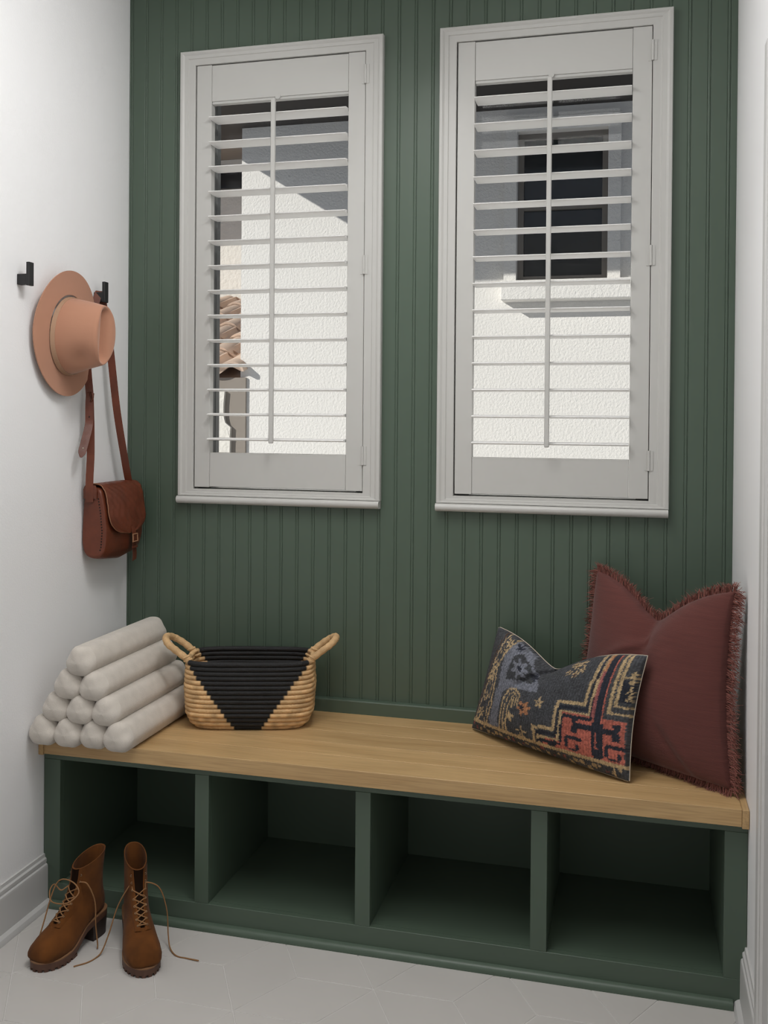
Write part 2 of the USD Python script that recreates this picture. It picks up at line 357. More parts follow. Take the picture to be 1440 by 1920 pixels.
LZ = np.linspace(1.330, 2.359, 14)
louver_prof = [( -.041, 0)] + [(-.041 * math.cos(a), .0048 * math.sin(a) ** .8) for a in np.linspace(.18, math.pi - .18, 11)] + [(.041, 0)] + [(.041 * math.cos(a), -.0048 * math.sin(a) ** .8) for a in np.linspace(.18, math.pi - .18, 11)]
def shutter(i, c):
    s = thing('plantation_shutter', ('off-white louvred shutter in the left window, above the basket' if i == 0 else 'off-white louvred shutter in the right window, above the patterned cushion'), 'shutter', (c - .0025, 0, 0))
    Y0, Y1, x = -.012, .016, .2835
    ox = .2295
    obj('stile', bx(-x + .002, -ox, Y0, Y1, 1.1745, 2.5335, .0012), 'white_trim', s, False)
    obj('stile', bx(ox, x, Y0, Y1, 1.1745, 2.5335, .0012), 'white_trim', s, False)
    obj('rail', bx(-ox + .0006, ox - .0006, Y0 + .0008, Y1, 2.4155, 2.5315, .0012), 'white_trim', s, False)
    obj('rail', bx(-ox + .0006, ox - .0006, Y0 + .0008, Y1, 1.1765, 1.2865, .0012), 'white_trim', s, False)
    obj('rail_bead', bx(-ox + .0006, ox - .0006, Y0 + .004, Y1 - .004, 2.4075, 2.4160, .001), 'white_trim', s, False)
    nt = trimesh.creation.cylinder(.0085, .006, sections=16); nt.apply_transform(trimesh.transformations.rotation_matrix(math.pi / 2, [1, 0, 0])); nt.apply_translation([-.003, Y0, 2.4150])
    obj('rod_notch', nt, 'white_trim', s, 30)
    for z in LZ:
        lv = prism([(.004 + a, z + b) for a, b in louver_prof], -ox + .0015, ox - .0015, 'x')
        obj('louver', lv, 'lit_white', s, 40)
    rod = bx(-.0105, .0035, -.0560, -.0445, LZ[0] - .010, LZ[-1] + .038, .002)
    obj('tilt_rod', rod, 'white_trim', s, False)
    for z in (1.285, 1.875, 2.462):
        k = trimesh.creation.cylinder(.0042, .058, sections=12); k.apply_translation([x + .0012, Y0 - .0045, z])
        h = obj('hinge', cat(k, bx(x - .011, x + .002, Y0 - .0016, Y0 - .0002, z - .029, z + .029), bx(x + .0008, x + .013, -.0170, -.0155, z - .029, z + .029)), 'white_trim', s, 30)
for i, c in enumerate(WC): shutter(i, c)

# ================================================================== THE BENCH
YFACE, YS = -.464, -.490
bench = thing('storage_bench', 'dark green built-in bench base with four open cubbies', 'bench')
for i, (a, b) in enumerate(((.0008, .053), (.470, .511), (.928, .969), (1.3862, 1.427), (1.8465, 1.8992))):
    obj('stile', bx(a, b, YFACE, YFACE + .019, .0685, .4205, .0008), 'green_paint', bench, False)
obj('rail', bx(.0008, 1.8992, YFACE, YFACE + .019, .4208, .4428, .0008), 'green_paint', bench, False)
obj('rail', bx(.0008, 1.8992, YFACE, YFACE + .019, .0005, .0682, .0008), 'green_paint', bench, False)
for a, b in ((.470, .511), (.928, .969), (1.3862, 1.427)):
    obj('divider', bx(a, b, YFACE + .0192, -.0165, .0682, .4425), 'green_paint', bench, False)
obj('end_panel', bx(.0008, .053, YFACE + .0192, -.0165, .0005, .4425), 'green_paint', bench, False)
obj('end_panel', bx(1.8465, 1.8992, YFACE + .0192, -.0165, .0005, .4425), 'green_paint', bench, False)
obj('back_panel', bx(.0008, 1.8992, -.0163, -.0008, .0005, .4425), 'green_paint', bench, False)
for a, b in ((.0532, .4698), (.5112, .9278), (.9692, 1.386), (1.4272, 1.8463)):
    obj('cubby_floor', bx(a, b, YFACE + .0192, -.0165, .048, .0682), 'green_paint', bench, False)
shoe = [(YFACE - .0002, .0005), (YFACE - .0185, .0005), (YFACE - .0180, .008), (YFACE - .0145, .0145), (YFACE - .008, .0180), (YFACE - .0002, .0195)]
obj('toe_moulding', prism(shoe, .031, 1.869, 'x'), 'green_paint', bench, 35)

top = thing('bench_top', 'solid oak bench top with end strips on the green cubby bench', 'bench top')
ys = np.linspace(YS, -.0012, 6)
for k in range(5):
    obj('plank', bx(.0165, 1.8825, ys[k] + (.00025 if k else 0), ys[k + 1] - .00025, .4432, .4842, .0006), 'oak', top, False)
obj('end_strip', cat(bx(.0008, .0160, YS - .003, -.0012, .4432, .4848, .0012), bx(.0008, .0160, YS - .003, YFACE - .001, .4400, .4460, .0012)), 'oak_end', top, False)
obj('end_strip', cat(bx(1.8830, 1.8992, YS - .003, -.0012, .4432, .4848, .0012), bx(1.8830, 1.8992, YS - .003, YFACE - .001, .4400, .4460, .0012)), 'oak_end', top, False)

# ================================================================== HOOKS, HAT, BAG
def hook(y, label):
    h = thing('coat_hook', label, 'hook', (0, y, 1.783), group=None)
    obj('peg', bx(.0005, .0310, -.0105, .0105, -.0270, .0015, .001), 'black_metal', h, False)
    obj('blade', bx(.0290, .0385, -.0110, .0110, -.0300, .0335, .001), 'black_metal', h, False)
hook(-.592, 'black square wall hook left of the hat, with nothing hung on it')
hook(-.203, 'black square wall hook right of the hat, holding the leather bag strap')

def hat():
    h = thing('felt_hat', 'tan felt fedora hat hung on the white wall between the two hooks', 'hat')
    yc, zc = -.392, 1.640
    n = 96; th = np.arange(n) / n * 2 * np.pi
    cy, sz = np.cos(th), np.sin(th)
    tilt = lambda z: .010 + (z - zc + .18) * .055
    # crown: rings from the base to the top edge, then the dented cap
    rings = []
    HC = .118
    for s in np.linspace(0, 1, 22):
        a = .1115 + (.086 - .1115) * s ** 1.25; b = .100 + (.057 - .100) * s ** 1.05
        x = HC * s
        dent = .017 * np.exp(-((s - .62) / .26) ** 2) * (np.exp(-(((th - math.radians(230) + np.pi) % (2 * np.pi) - np.pi) / .42) ** 2) + np.exp(-(((th - math.radians(310) + np.pi) % (2 * np.pi) - np.pi) / .42) ** 2))
        yy = (b - dent) * cy; zz = (a - dent * .7) * sz
        rings.append(np.stack([np.full(n, x), yy, zz], 1))
    last = rings[-1]
    for r in np.linspace(.985, 0.02, 22):
        yy, zz = last[:, 1] * r, last[:, 2] * r
        edge = np.clip((1 - r) / .16, 0, 1)
        rnd = .011 * np.sqrt(np.clip(1 - (1 - edge) ** 2, 0, 1))
        crease = .034 * np.exp(-(yy / .021) ** 2) * np.clip(1 - (np.abs(zz) / .088) ** 4, 0, 1) * edge ** .7
        rings.append(np.stack([HC + rnd - crease, yy, zz], 1))
    R = np.array(rings)
    R[..., 0] += .030 + .055 * (R[..., 2]) * 1.0
    R[..., 1] += yc - .016 * np.clip((R[..., 0] - .03) / HC, 0, 1); R[..., 2] += zc - .008
    cm = loft(R); obj('crown', cm, 'felt', h, True)
    # brim: one sheet with thickness from the crown base out
    top, bot = [], []
    for r in np.linspace(0, 1, 14):
        a = .1125 + (.1820 - .1125) * r; b = .101 + (.160 - .101) * r
        y, z = b * cy, a * sz
        x = .0285 + .055 * (z) + .014 * (r ** 2) * (np.abs(cy) ** 3) * (-.55) + .006 * r ** 2 * np.abs(sz) - .004 * r
        x = np.maximum(x, .0055)
        top.append(np.stack([x + .0016, y + yc, z + zc], 1)); bot.append(np.stack([x - .0016, y + yc, z + zc], 1))
    B = np.array(top + bot[::-1])
    bm = loft(B, closed=True, caps=False); bm = bm if bm.volume > 0 else T(bm.vertices, bm.faces[:, ::-1])
    obj('brim', bm, 'felt', h, 50)
    # ribbon round the crown base
    rb = []
    for x, g in ((.002, .0012), (.002, .0030), (.0140, .0026), (.0140, .0006)):
        s = x / HC; a = .1115 - .0255 * s ** 1.25 + g; b = .100 - .043 * s ** 1.05 + g
        y, z = b * cy, a * sz
        rb.append(np.stack([x + .0300 + .055 * z, y + yc, z + zc - .008], 1))
    m = loft(np.array(rb), closed=True, caps=False); m = m if m.volume > 0 else T(m.vertices, m.faces[:, ::-1])
    obj('hat_band', m, 'felt_band', h, 40)
hat()

def bag():
    g = thing('leather_bag', 'brown tooled leather saddle bag hanging by its strap from the right hook', 'bag')
    Y0, Y1, ZTp, ZBt = -.278, -.040, 1.182, .968
    # side outline (x, z)
    side = bez([(.014, 1.176), (.008, 1.13), (.004, 1.06), (.004, 1.01), (.014, .979), (.040, .968), (.066, .974), (.082, 1.000), (.086, 1.05), (.080, 1.11), (.072, 1.155), (.062, 1.178), (.038, 1.184)], 60)
    sp = Polygon(side)
    secs = []
    for y, k, up in ((Y0, -.006, .0), (Y0 + .002, -.002, 0), (Y0 + .007, 0, 0), (Y0 + .03, .002, -.001), ((Y0 + Y1) / 2, .005, -.004), (Y1 - .05, .002, .0), (Y1 - .022, 0, .006), (Y1 - .008, -.006, .016), (Y1, -.012, .026)):
        c = np.array([.044, 1.075]); d = side - c
        q = c + d * (1 + k / .06)
        q[:, 1] = np.where(q[:, 1] < 1.06, q[:, 1] + up * (1.06 - q[:, 1]) / .09, q[:, 1])
        q[:, 0] = np.maximum(q[:, 0], .0025)
        secs.append(np.stack([q[:, 0], np.full(len(q), y), q[:, 1]], 1))
    obj('body', loft(np.array(secs)), 'leather', g, 40)
    # raised ear of the gusset that carries the strap rivet
    ear = prism(Polygon([(.012, 1.150), (.010, 1.178), (.016, 1.190), (.050, 1.191), (.056, 1.180), (.055, 1.150)]), Y0 - .0045, Y0 - .0012, 'y')
    obj('strap_tab', ear, 'leather', g, 30)
    rv = trimesh.creation.icosphere(2, .0042); rv.apply_scale([1, .5, 1]); rv.apply_translation([.033, Y0 - .0052, 1.150]); obj('rivet', rv, 'brass', g, True)
    # flap: over the top from the back, down the front
    arc = np.array([(.012, 1.168), (.018, 1.184), (.040, 1.1905), (.062, 1.1865), (.0765, 1.163), (.0855, 1.112), (.0925, 1.070), (.0950, 1.036)])
    arc = bez(arc, 42); L = np.r_[0, np.cumsum(np.linalg.norm(np.diff(arc, axis=0), axis=1))]; L /= L[-1]
    cols = 40; rows = []
    for (x, z), s in zip(arc, L):
        v = np.clip((s - .70) / .30, 0, 1); hw = .110 * math.sqrt(max(0, 1 - v ** 2.6)) + .001; mid = (Y0 + Y1) / 2 - .0
        rows.append([(x, mid + hw * (2 * j / (cols - 1) - 1), z) for j in range(cols)])
    P = np.array(rows); nrm = np.gradient(P, axis=0); N = np.cross(np.array([0, 1., 0]), nrm); N /= np.linalg.norm(N, axis=2, keepdims=True) + 1e-9
    N = N if N[20, 20, 0] > 0 else -N
    uu = P[..., 1] * 1.0; em = .0022 * fbm(np.stack([P[..., 1] * 45, P[..., 2] * 45, 0 * uu], -1), 3, 5) + .0012 * np.sin(P[..., 1] * 190 + 3 * np.sin(P[..., 2] * 150)) * np.sin(P[..., 2] * 170)
    F1, F0 = P + N * (.0040 + em[..., None]), P + N * .0010
    V = np.concatenate([F1.reshape(-1, 3), F0.reshape(-1, 3)]); a = gridmesh(F1); nb = len(F1.reshape(-1, 3))
    fl_ = cat(a, gridmesh(F0, True))
    border = np.r_[np.arange(P.shape[0]) * cols, (P.shape[0] - 1) * cols + np.arange(cols), (np.arange(P.shape[0]) * cols + cols - 1)[::-1], np.arange(cols)[::-1]]
    ff = []
    for i, j in zip(border, np.roll(border, -1)): ff += [(i, j, j + nb), (i, j + nb, i + nb)]
    flap = obj('flap', T(V, np.vstack([a.faces, gridmesh(F0, True).faces + nb, ff])), 'leather', g, 40)
    eb = np.concatenate([F1[8:, 0], F1[-1], F1[8:, -1][::-1]]) - np.concatenate([N[8:, 0], N[-1], N[8:, -1][::-1]]) * .0015
    keep = np.r_[True, np.linalg.norm(np.diff(eb, axis=0), axis=1) > 1e-4]
    obj('flap_edge', tube(eb[keep], .0013, 6), 'leather_edge', flap, True, label='raw tan edge of the flap')
    # lacing holes along the front edge of the gusset
    dots = []
    for q in np.linspace(1.150, .995, 19):
        xs = np.interp(q, [.968, 1.0, 1.05, 1.11, 1.155], [.066, .082, .086, .080, .072])
        for dx in (-.010, -.0035):
            s = trimesh.creation.icosphere(1, .0024); s.apply_scale([1, .6, 1]); s.apply_translation([xs + dx - .004, Y0 - .0004 + (.003 if dx > -.005 else 0), q]); dots.append(s)
    obj('lacing', dots, 'dark_hole', g, True, kind='stuff')
    # front closing strap and buckle
    yb = -.142
    fsm = ribbon(bez([(.0985, yb, 1.056), (.104, yb + .001, 1.035), (.103, yb + .004, 1.010), (.100, yb + .010, .985), (.097, yb + .018, .962), (.093, yb + .022, .946)], 24), (0, 1, 0), .021, .003)
    fs = obj('closing_strap', fsm, 'leather', g, 30)
    bk = tube(np.array([(.1075, yb - .0135, 1.031), (.1085, yb - .0135, 1.008), (.1085, yb + .0155, 1.008), (.1075, yb + .0145, 1.031)]).repeat(1, 0), .0024, 8, closed=True)
    obj('buckle', bk, 'leather_edge', fs, 40, label='tan leather covered buckle')
    kp = ribbon(bez([(.1045, yb - .012, .990), (.1065, yb + .005, .990), (.1045, yb + .022, .990)], 10), (0, 0, 1), .007, .002); obj('keeper', kp, 'leather', fs, 30)
    # shoulder strap: from the near gusset up to the hook and down to the far gusset
    wd = np.array([.86, .42, 0])
    sl = bez([(.033, Y0 - .007, 1.140), (.033, Y0 - .008, 1.20), (.035, -.283, 1.30), (.030, -.281, 1.45), (.0145, -.270, 1.57), (.0135, -.243, 1.70), (.014, -.214, 1.772), (.015, -.203, 1.7875), (.016, -.192, 1.780), (.020, -.188, 1.74), (.036, -.178, 1.62), (.046, -.150, 1.42), (.050, -.105, 1.26), (.048, -.078, 1.195), (.044, -.060, 1.178)], 120)
    st = obj('shoulder_strap', ribbon(sl, wd, .0225, .003), 'leather', g, 30)
    br = bez([(.036, -.291, 1.462), (.028, -.2885, 1.470), (.024, -.2885, 1.458), (.028, -.289, 1.444), (.041, -.2935, 1.444), (.049, -.2965, 1.456), (.046, -.2955, 1.470), (.036, -.291, 1.473)], 40)
    obj('strap_buckle', tube(br[:-1], .0032, 8, closed=True), 'leather', st, 40)
    tl = bez([(.036, -.289, 1.470), (.037, -.2945, 1.448), (.038, -.297, 1.41), (.040, -.302, 1.375), (.042, -.322, 1.335), (.044, -.340, 1.305), (.044, -.352, 1.278)], 40)
    wv = np.full(len(tl), .0235); wv[-4:] = [.0225, .019, .013, .006]
    ta = obj('strap_tail', ribbon(tl, wd + np.array([.05, .1, 0]), wv, .0028), 'leather', st, 30)
    for k in (14, 30):
        s = trimesh.creation.icosphere(1, .0021); s.apply_translation(tl[k] + np.array([.0008, -.0016, 0])); obj('strap_hole', s, 'dark_hole' if k == 14 else 'cream_cotton', st, True)
bag()

# ================================================================== ON THE BENCH
ZS = .4842
def triangle_cushion():
    t = thing('triangle_cushion', 'oatmeal linen cushion of ten sewn rolls stacked in a pyramid', 'cushion')
    d, R = .0762, .0438
    for r in range(4):
        for c in range(4 - r):
            x0 = .0445 + d * (c + r * .5); z0 = ZS + .0400 + r * d * .872
            yf, yb = -.555 + .012 * r * 0 + rng.uniform(-.005, .005), -.085 + rng.uniform(-.004, .004)
            n = 40; a = np.arange(n) / n * 2 * np.pi
            hexr = 1 - .045 * np.cos(6 * a + np.pi) * .6
            rings = []
            dl = .036
            for s in np.linspace(1, 0, 12, endpoint=False):
                rr = (1 - s ** 2.3) ** (1 / 2.3); rings.append((yf + dl * (1 - s), max(rr, .03), s))
            for y in np.linspace(yf + dl, yb - dl, 14): rings.append((y, 1, 0))
            for s in np.linspace(0, 1, 12)[1:]:
                rr = (1 - s ** 2.3) ** (1 / 2.3); rings.append((yb - dl * (1 - s), max(rr, .03), s))
            P = []
            for y, k, s in rings:
                lump = 1 + .012 * (noise(np.stack([np.cos(a) * 1.5 + r * 7, np.full(n, y * 9), np.sin(a) * 1.5 + c * 5], -1), 3) - .5)
                tri = 1 + .18 * s * np.cos(3 * (a - np.pi / 2)) - .02 * s
                q = R * k * hexr * lump * tri
                P.append(np.stack([x0 + q * np.cos(a), np.full(n, y), np.maximum(z0 + q * np.sin(a), ZS + .0006)], 1))
            m = loft(np.array(P)); m.vertices[:, 0] = np.maximum(m.vertices[:, 0], .002)
            obj('roll', m, 'linen', t, 60)
triangle_cushion()

def basket():
    rot = math.radians(16)
    b = thing('wicker_basket', 'coiled straw basket with black inverted triangle and two loop handles', 'basket', (.516, -.176, ZS), rot)
    n, k = 220, 15
    cr = .0072
    t = np.arange(n) / n * 2 * np.pi
    STRAW, INK = np.array((.66, .43, .215)), np.array((.010, .010, .011))
    A = np.interp(np.arange(k), [0, 1, 3, 8, 14], [.158, .172, .183, .188, .184]); Bd = np.interp(np.arange(k), [0, 1, 3, 8, 14], [.078, .090, .100, .104, .101])
    for i in range(k):
        z = cr + i * .01345
        path = supell(n, A[i], Bd[i], 4.5)
        # even spacing along the ring
        seg = np.r_[0, np.cumsum(np.linalg.norm(np.diff(np.vstack([path, path[:1]]), axis=0), axis=1))]; u = np.linspace(0, seg[-1], n, endpoint=False)
        pp = np.vstack([path, path[:1]]); path = np.stack([np.interp(u, seg, pp[:, 0]), np.interp(u, seg, pp[:, 1])], 1)
        sag = -.006 * (i / 14) ** 3 * np.exp(-(path[:, 0] / .1) ** 2) * 0
        wob = .0016 * (noise(np.stack([path[:, 0] * 14, path[:, 1] * 14, np.full(n, i * .7)], -1), 2) - .5)
        P = np.column_stack([path * (1 + wob[:, None] / .12), z + sag + wob * .8 * (i > 0)])
        tg = np.roll(P, -1, 0) - np.roll(P, 1, 0); tg /= np.linalg.norm(tg, axis=1, keepdims=True); out = np.cross(tg, [0, 0, 1.]); 
        m = 10; a = np.arange(m) / m * 2 * np.pi
        # the wrapping fibre shows as lumps along the coil
        lump = 1 + .05 * np.sin(u * 2 * np.pi / .0115 + i) + .10 * (noise(np.stack([u * 90, np.full(n, i * 3.), 0 * u], -1), 4) - .5)
        half = .034 + (z / .202) * .146
        ink = (np.abs(path[:, 0]) < half) & (np.abs(path[:, 1]) > Bd[i] * .72)
        lump = np.where(ink, 1 + .03 * (lump - 1), lump)
        rings = P[:, None] + (cr * 1.06 * lump)[:, None, None] * (np.cos(a)[None, :, None] * out[:, None] + np.sin(a)[None, :, None] * np.array([0, 0, 1.]))
        rings[..., 2] = np.maximum(rings[..., 2], .0004)
        ms = loft(rings, closed=True, caps=False); ms = ms if ms.volume > 0 else T(ms.vertices, ms.faces[:, ::-1])
        tone = STRAW * (.72 + .6 * noise(np.stack([u * 60, np.full(n, i * 1.7), 0 * u], -1), 9))[:, None]
        col = np.where(ink[:, None], INK, tone)
        obj('coil', ms, 'woven_straw', b, True, color=np.repeat(col, m, 0))
    obj('base', prism(Polygon(supell(80, .156, .076, 4.5)), .0006, .010), 'straw', b, False)
    for sx in (-1, 1):
        P = bez([(sx * .176, -.052, .192), (sx * .186, -.054, .203), (sx * .215, -.055, .226), (sx * .240, -.046, .243), (sx * .252, -.022, .252), (sx * .255, 0, .254), (sx * .252, .022, .252), (sx * .240, .046, .243), (sx * .215, .055, .226), (sx * .186, .054, .203), (sx * .176, .052, .192)], 70)
        r = .0104 * (1 + .06 * np.sin(np.arange(len(P)) * 1.4))
        hd = obj('handle', tube(P, r, 10), 'straw', b, True)
        for sy in (-1, 1):
            for dz, rr in ((0, .0105), (.009, .0100), (-.010, .0095)):
                c = np.array([sx * (.181 + dz * .9), sy * .053, .198 + dz]); a = np.arange(14) / 14 * 2 * np.pi
                obj('wrap', tube(np.stack([c[0] + rr * np.cos(a), c[1] + rr * np.sin(a) * .9, c[2] + .3 * rr * np.cos(a) * sx * -1], 1), .0036, 6, closed=True), 'straw', hd, True)
basket()

def pillow(BL, BR, TR, TL, nu, nv, thick, chop, uc=.5, sag=.03, pinch=.02, back_share=.8):
    """front and back sheets of a stuffed cushion between four corners, chopped in the middle of its top edge"""
    BL, BR, TR, TL = (np.array(p, float) for p in (BL, BR, TR, TL))
    u, v = np.meshgrid(np.linspace(0, 1, nu), np.linspace(0, 1, nv)); U, Vv = u[..., None], v[..., None]
    P = (BL * (1 - U) + BR * U) * (1 - Vv) + (TL * (1 - U) + TR * U) * Vv
    ex = (BR - BL) / np.linalg.norm(BR - BL); ez = (TL + TR - BL - BR); ez -= ex * (ez @ ex); ez /= np.linalg.norm(ez); n = np.cross(ex, ez)
    # sides draw in between the corners
    P = P + ex * (pinch * (np.sin(np.pi * v) * (1 - 2 * u)))[..., None]
    P = P - ez * (sag * np.sin(np.pi * u) * v)[..., None] + ez * (.012 * np.sin(np.pi * u) * (1 - v) * 0)[..., None]
    g = np.exp(-np.abs((u - uc) / .22) ** 1.55)
    P = P - ez * (chop * g * v ** 2.2)[..., None]
    prof = (np.clip(16 * u * (1 - u) * v * (1 - v), 0, 1)) ** .42
    cr = 1 - .55 * np.exp(-np.abs((u - uc) / .07) ** 1.6) * v ** 3
    ear = 1 + .25 * np.exp(-((u - uc) / .3) ** 2) * (1 - v)
    t = thick * prof * cr * ear
    return P, n, t, u, v
def clampv(V):
    V = V.copy(); V[..., 2] = np.maximum(V[..., 2], ZS + .0008)
    V[..., 1] = np.where(V[..., 2] < .530, np.minimum(V[..., 1], -.0225), np.minimum(V[..., 1], -.004)); V[..., 0] = np.minimum(V[..., 0], W - .003)
    return V

def lumbar():
    t = thing('lumbar_cushion', 'dark patterned kilim lumbar cushion with coral and beige motifs', 'cushion')
    nu, nv = 260, 150
    P, n, th, u, v = pillow((1.173, -.073, .490), (1.625, -.391, .490), (1.667, -.340, .800), (1.246, -.042, .790), nu, nv, .074, .074, .45, .012, .014)
    n = n if n[1] < 0 else -n
    # ---- the woven pattern, painted on a grid of knots with uneven edges
    NAVY, CHAR, BEIGE, CORAL, GREY, ORANGE, ROSE, BROWN = map(np.array, ((.021, .024, .036), (.060, .063, .070), (.46, .34, .19), (.44, .13, .095), (.17, .18, .215), (.42, .20, .10), (.30, .10, .095), (.09, .05, .03)))
    jit = (rng.random((nv, nu)) - .5) * .006; jv = (rng.random((nv, nu)) - .5) * .010
    uu, vv = u + jit, v + jv
    C = np.broadcast_to(CHAR, (nv, nu, 3)).copy() * (.75 + .5 * rng.random((nv, nu, 1)))
    uu, vv = np.round(uu * 120) / 120, np.round(vv * 66) / 66
    def rect(a, b, c, d, col): C[(uu > a) & (uu < b) & (vv > c) & (vv < d)] = col
    def line(pts, w, col, asp=1.75):
        D = np.full(u.shape, 9.)
        for (a, b), (c, d) in zip(pts[:-1], pts[1:]):
            px, py, dx, dy = (uu - a) * asp, vv - b, (c - a) * asp, d - b
            k = np.clip((px * dx + py * dy) / (dx * dx + dy * dy + 1e-9), 0, 1); D = np.minimum(D, np.hypot(px - k * dx, py - k * dy))
        C[D < w] = col
    def poly(pts, col):
        C[contains_xy(Polygon(pts), uu, vv)] = col
    def disc(a, b, r, col, e=.35, k=8): 
        px, py = (uu - a) * 1.75, vv - b; ang = np.arctan2(py, px); C[np.hypot(px, py) < r * (1 + e * np.sin(k * ang))] = col
    # left: grey stem that opens into a medallion
    poly([(.175, .10), (.235, .10), (.235, .46), (.30, .55), (.47, .62), (.44, .74), (.33, 1.0), (.20, 1.0), (.165, .80), (.185, .55)], GREY)
    poly([(.235, .60), (.30, .64), (.42, .70), (.36, .88), (.28, .93), (.225, .85)], CHAR * .8)
    disc(.305, .775, .085, GREY, .3, 7); disc(.305, .775, .03, NAVY, .1)
    disc(.20, .12, .07, GREY, .4, 6)
    disc(.40, .77, .04, NAVY, .4, 5); disc(.24, .95, .035, NAVY, .4, 5)
    # left border: beige outlines and small flowers
    for o_ in (0, .022): line([(.015 + o_, .12), (.055 + o_, .45), (.075 + o_, .75), (.105 + o_, 1.0)], .007, BEIGE if o_ else BROWN)
    line([(.145, .12), (.165, .30), (.150, .52), (.135, .66), (.155, .80), (.20, 1.0)], .009, BEIGE)
    line([(.125, .12), (.140, .30), (.128, .52), (.115, .66)], .006, BEIGE)
    for a, b in ((.085, .20), (.095, .36), (.088, .52), (.108, .68), (.13, .84), (.16, .93), (.065, .10), (.10, .58)):
        disc(a, b, .036, BEIGE, .55, 6); disc(a, b, .014, CHAR, .2)
    # beige nested hooks right of the stem
    for o_, w_ in ((0, .009), (.026, .007), (.05, .007)):
        line([(.255 + o_, .12), (.262 + o_, .42 - o_), (.285 + o_ * .8, .53 - o_ * 1.2), (.335, .56 - o_ * 1.6), (.375 - o_ * .6, .52 - o_ * 1.5), (.375 - o_ * .6, .40)], w_, BEIGE)
    line([(.285, .10), (.300, .22), (.325, .08)], .009, BEIGE)
    rect(.325, .345, .36, .44, BEIGE); disc(.335, .27, .04, BEIGE, .5, 4)
    # field flowers
    disc(.425, .40, .065, ORANGE, .35, 6); disc(.415, .40, .025, NAVY, .3, 4)
    disc(.515, .50, .040, BEIGE, .6, 5); disc(.515, .50, .012, CHAR, .2)
    disc(.425, .155, .040, BEIGE, .6, 5); disc(.42, .16, .018, NAVY, .2)
    for a, b in ((.635, .84), (.665, .90), (.675, .81), (.645, .93), (.705, .86), (.69, .93)): disc(a, b, .026, BEIGE, .5, 5); disc(a, b, .009, BROWN, .2)
    # right: coral ground under a stepped edge
    step = [(.515, .115), (.505, .255), (.625, .265), (.635, .535), (.785, .535), (.800, 1.0)]
    poly([(.545, .10), (.56, .185), (.66, .20), (.67, .44), (.99, .44), (.99, .10)], CORAL)
    for dx, dv, w_, col in ((0, 0, .015, BEIGE), (.022, -.045, .016, NAVY), (.030, -.080, .012, BEIGE), (.042, -.115, .012, NAVY)):
        line([(a + dx, b + dv if 0 < i < 5 else b) for i, (a, b) in enumerate(step)], w_, col)
    rect(.832, .848, .44, 1.0, ROSE); rect(.848, .876, .10, 1.0, NAVY); rect(.876, .890, .44, 1.0, CORAL * .9); rect(.890, .900, .5, 1.0, CHAR)
    rect(.828, .846, .84, 1.0, ORANGE)
    # navy figures on the coral
    rect(.835, .895, .13, .40, NAVY); rect(.858, .872, .19, .35, CORAL); rect(.862, .868, .21, .33, NAVY)
    for a in (.745, .955):
        s = 1 if a < .85 else -1
        rect(min(a, a + s * .10), max(a, a + s * .10), .325, .375, NAVY); poly([(a - .018, .28), (a + .018, .28), (a + .010, .35), (a + .018, .42), (a - .018, .42), (a - .010, .35)], NAVY)
        rect(a - .045, a + .04, .215, .245, NAVY); rect(a - .05, a - .03, .14, .24, NAVY); rect(a - .03, a + .02, .125, .150, NAVY); rect(a + .005, a + .022, .15, .195, NAVY)
    rect(.60, .64, .12, .14, NAVY); line([(.60, .13), (.64, .17)], .01, NAVY)
    # top right corner panel
    rect(.902, 1, .47, 1, CHAR); line([(.912, 1), (.912, .50), (1, .50)], .012, BEIGE); line([(.938, 1), (.938, .56), (1, .56)], .009, BEIGE); rect(.948, 1, .60, .78, NAVY)
    line([(.945, .80), (1, .80)], .010, BEIGE)
    for b in (.64, .70, .77, .83): disc(.982, b, .020, BEIGE, .5, 5)
    # bottom border
    rect(0, 1, 0, .085, CHAR * .9); line([(0, .098), (1, .098)], .011, BEIGE)
    for a in np.linspace(.03, .97, 30):
        b = .045 + .018 * math.sin(a * 60); C[(np.abs(uu - a) < .010) & (np.abs(vv - b) < .014)] = BEIGE * .8 if rng.random() > .3 else ROSE * .7
    line([(.945, .0), (.945, .09)], .008, BEIGE)
    C = C * (.86 + .28 * rng.random((nv, nu, 1)))
    blk = rng.random((nv // 2 + 1, nu // 2 + 1)); C *= (.72 + .56 * np.kron(blk, np.ones((2, 2)))[:nv, :nu])[..., None]
    C *= (1 + .16 * np.cos(np.arange(nu) * 2 * np.pi / 4))[None, :, None]
    q_ = np.clip((.93 - v) / .42, -1, 2); th = th - .016 * np.exp(-((u - (.45 - .16 * q_)) / .022) ** 2) * np.exp(-np.clip(q_ - .75, 0, 9) * 6) * (v < .99)
    ribs = .0010 * np.cos(np.arange(nu) * np.pi)[None, :] * (th / .05)
    F = clampv(P + n * (th + ribs + .0012)[..., None]); Bk = clampv(P - n * (th * .36)[..., None])
    front = gridmesh(F); fl = front.face_normals.mean(0) @ n < 0
    obj('front', gridmesh(F, fl), 'kilim', t, True, color=C.reshape(-1, 3))
    obj('back', gridmesh(Bk[::3, ::3], not fl), 'cream_cotton', t, True, label='plain cream cotton back of the cushion')
    e = np.concatenate([F[0], F[1:, -1], F[-1, ::-1][1:], F[::-1, 0][1:-1]])[::4]; e2 = np.concatenate([Bk[0], Bk[1:, -1], Bk[-1, ::-1][1:], Bk[::-1, 0][1:-1]])[::4]
    pp = clampv((e + e2) / 2); pp[:, 2] = np.maximum(pp[:, 2], ZS + .003)
    obj('piping', tube(pp, .0016, 6, closed=True), 'cream_cotton', t, True, label='cream seam edge around the cushion')
lumbar()

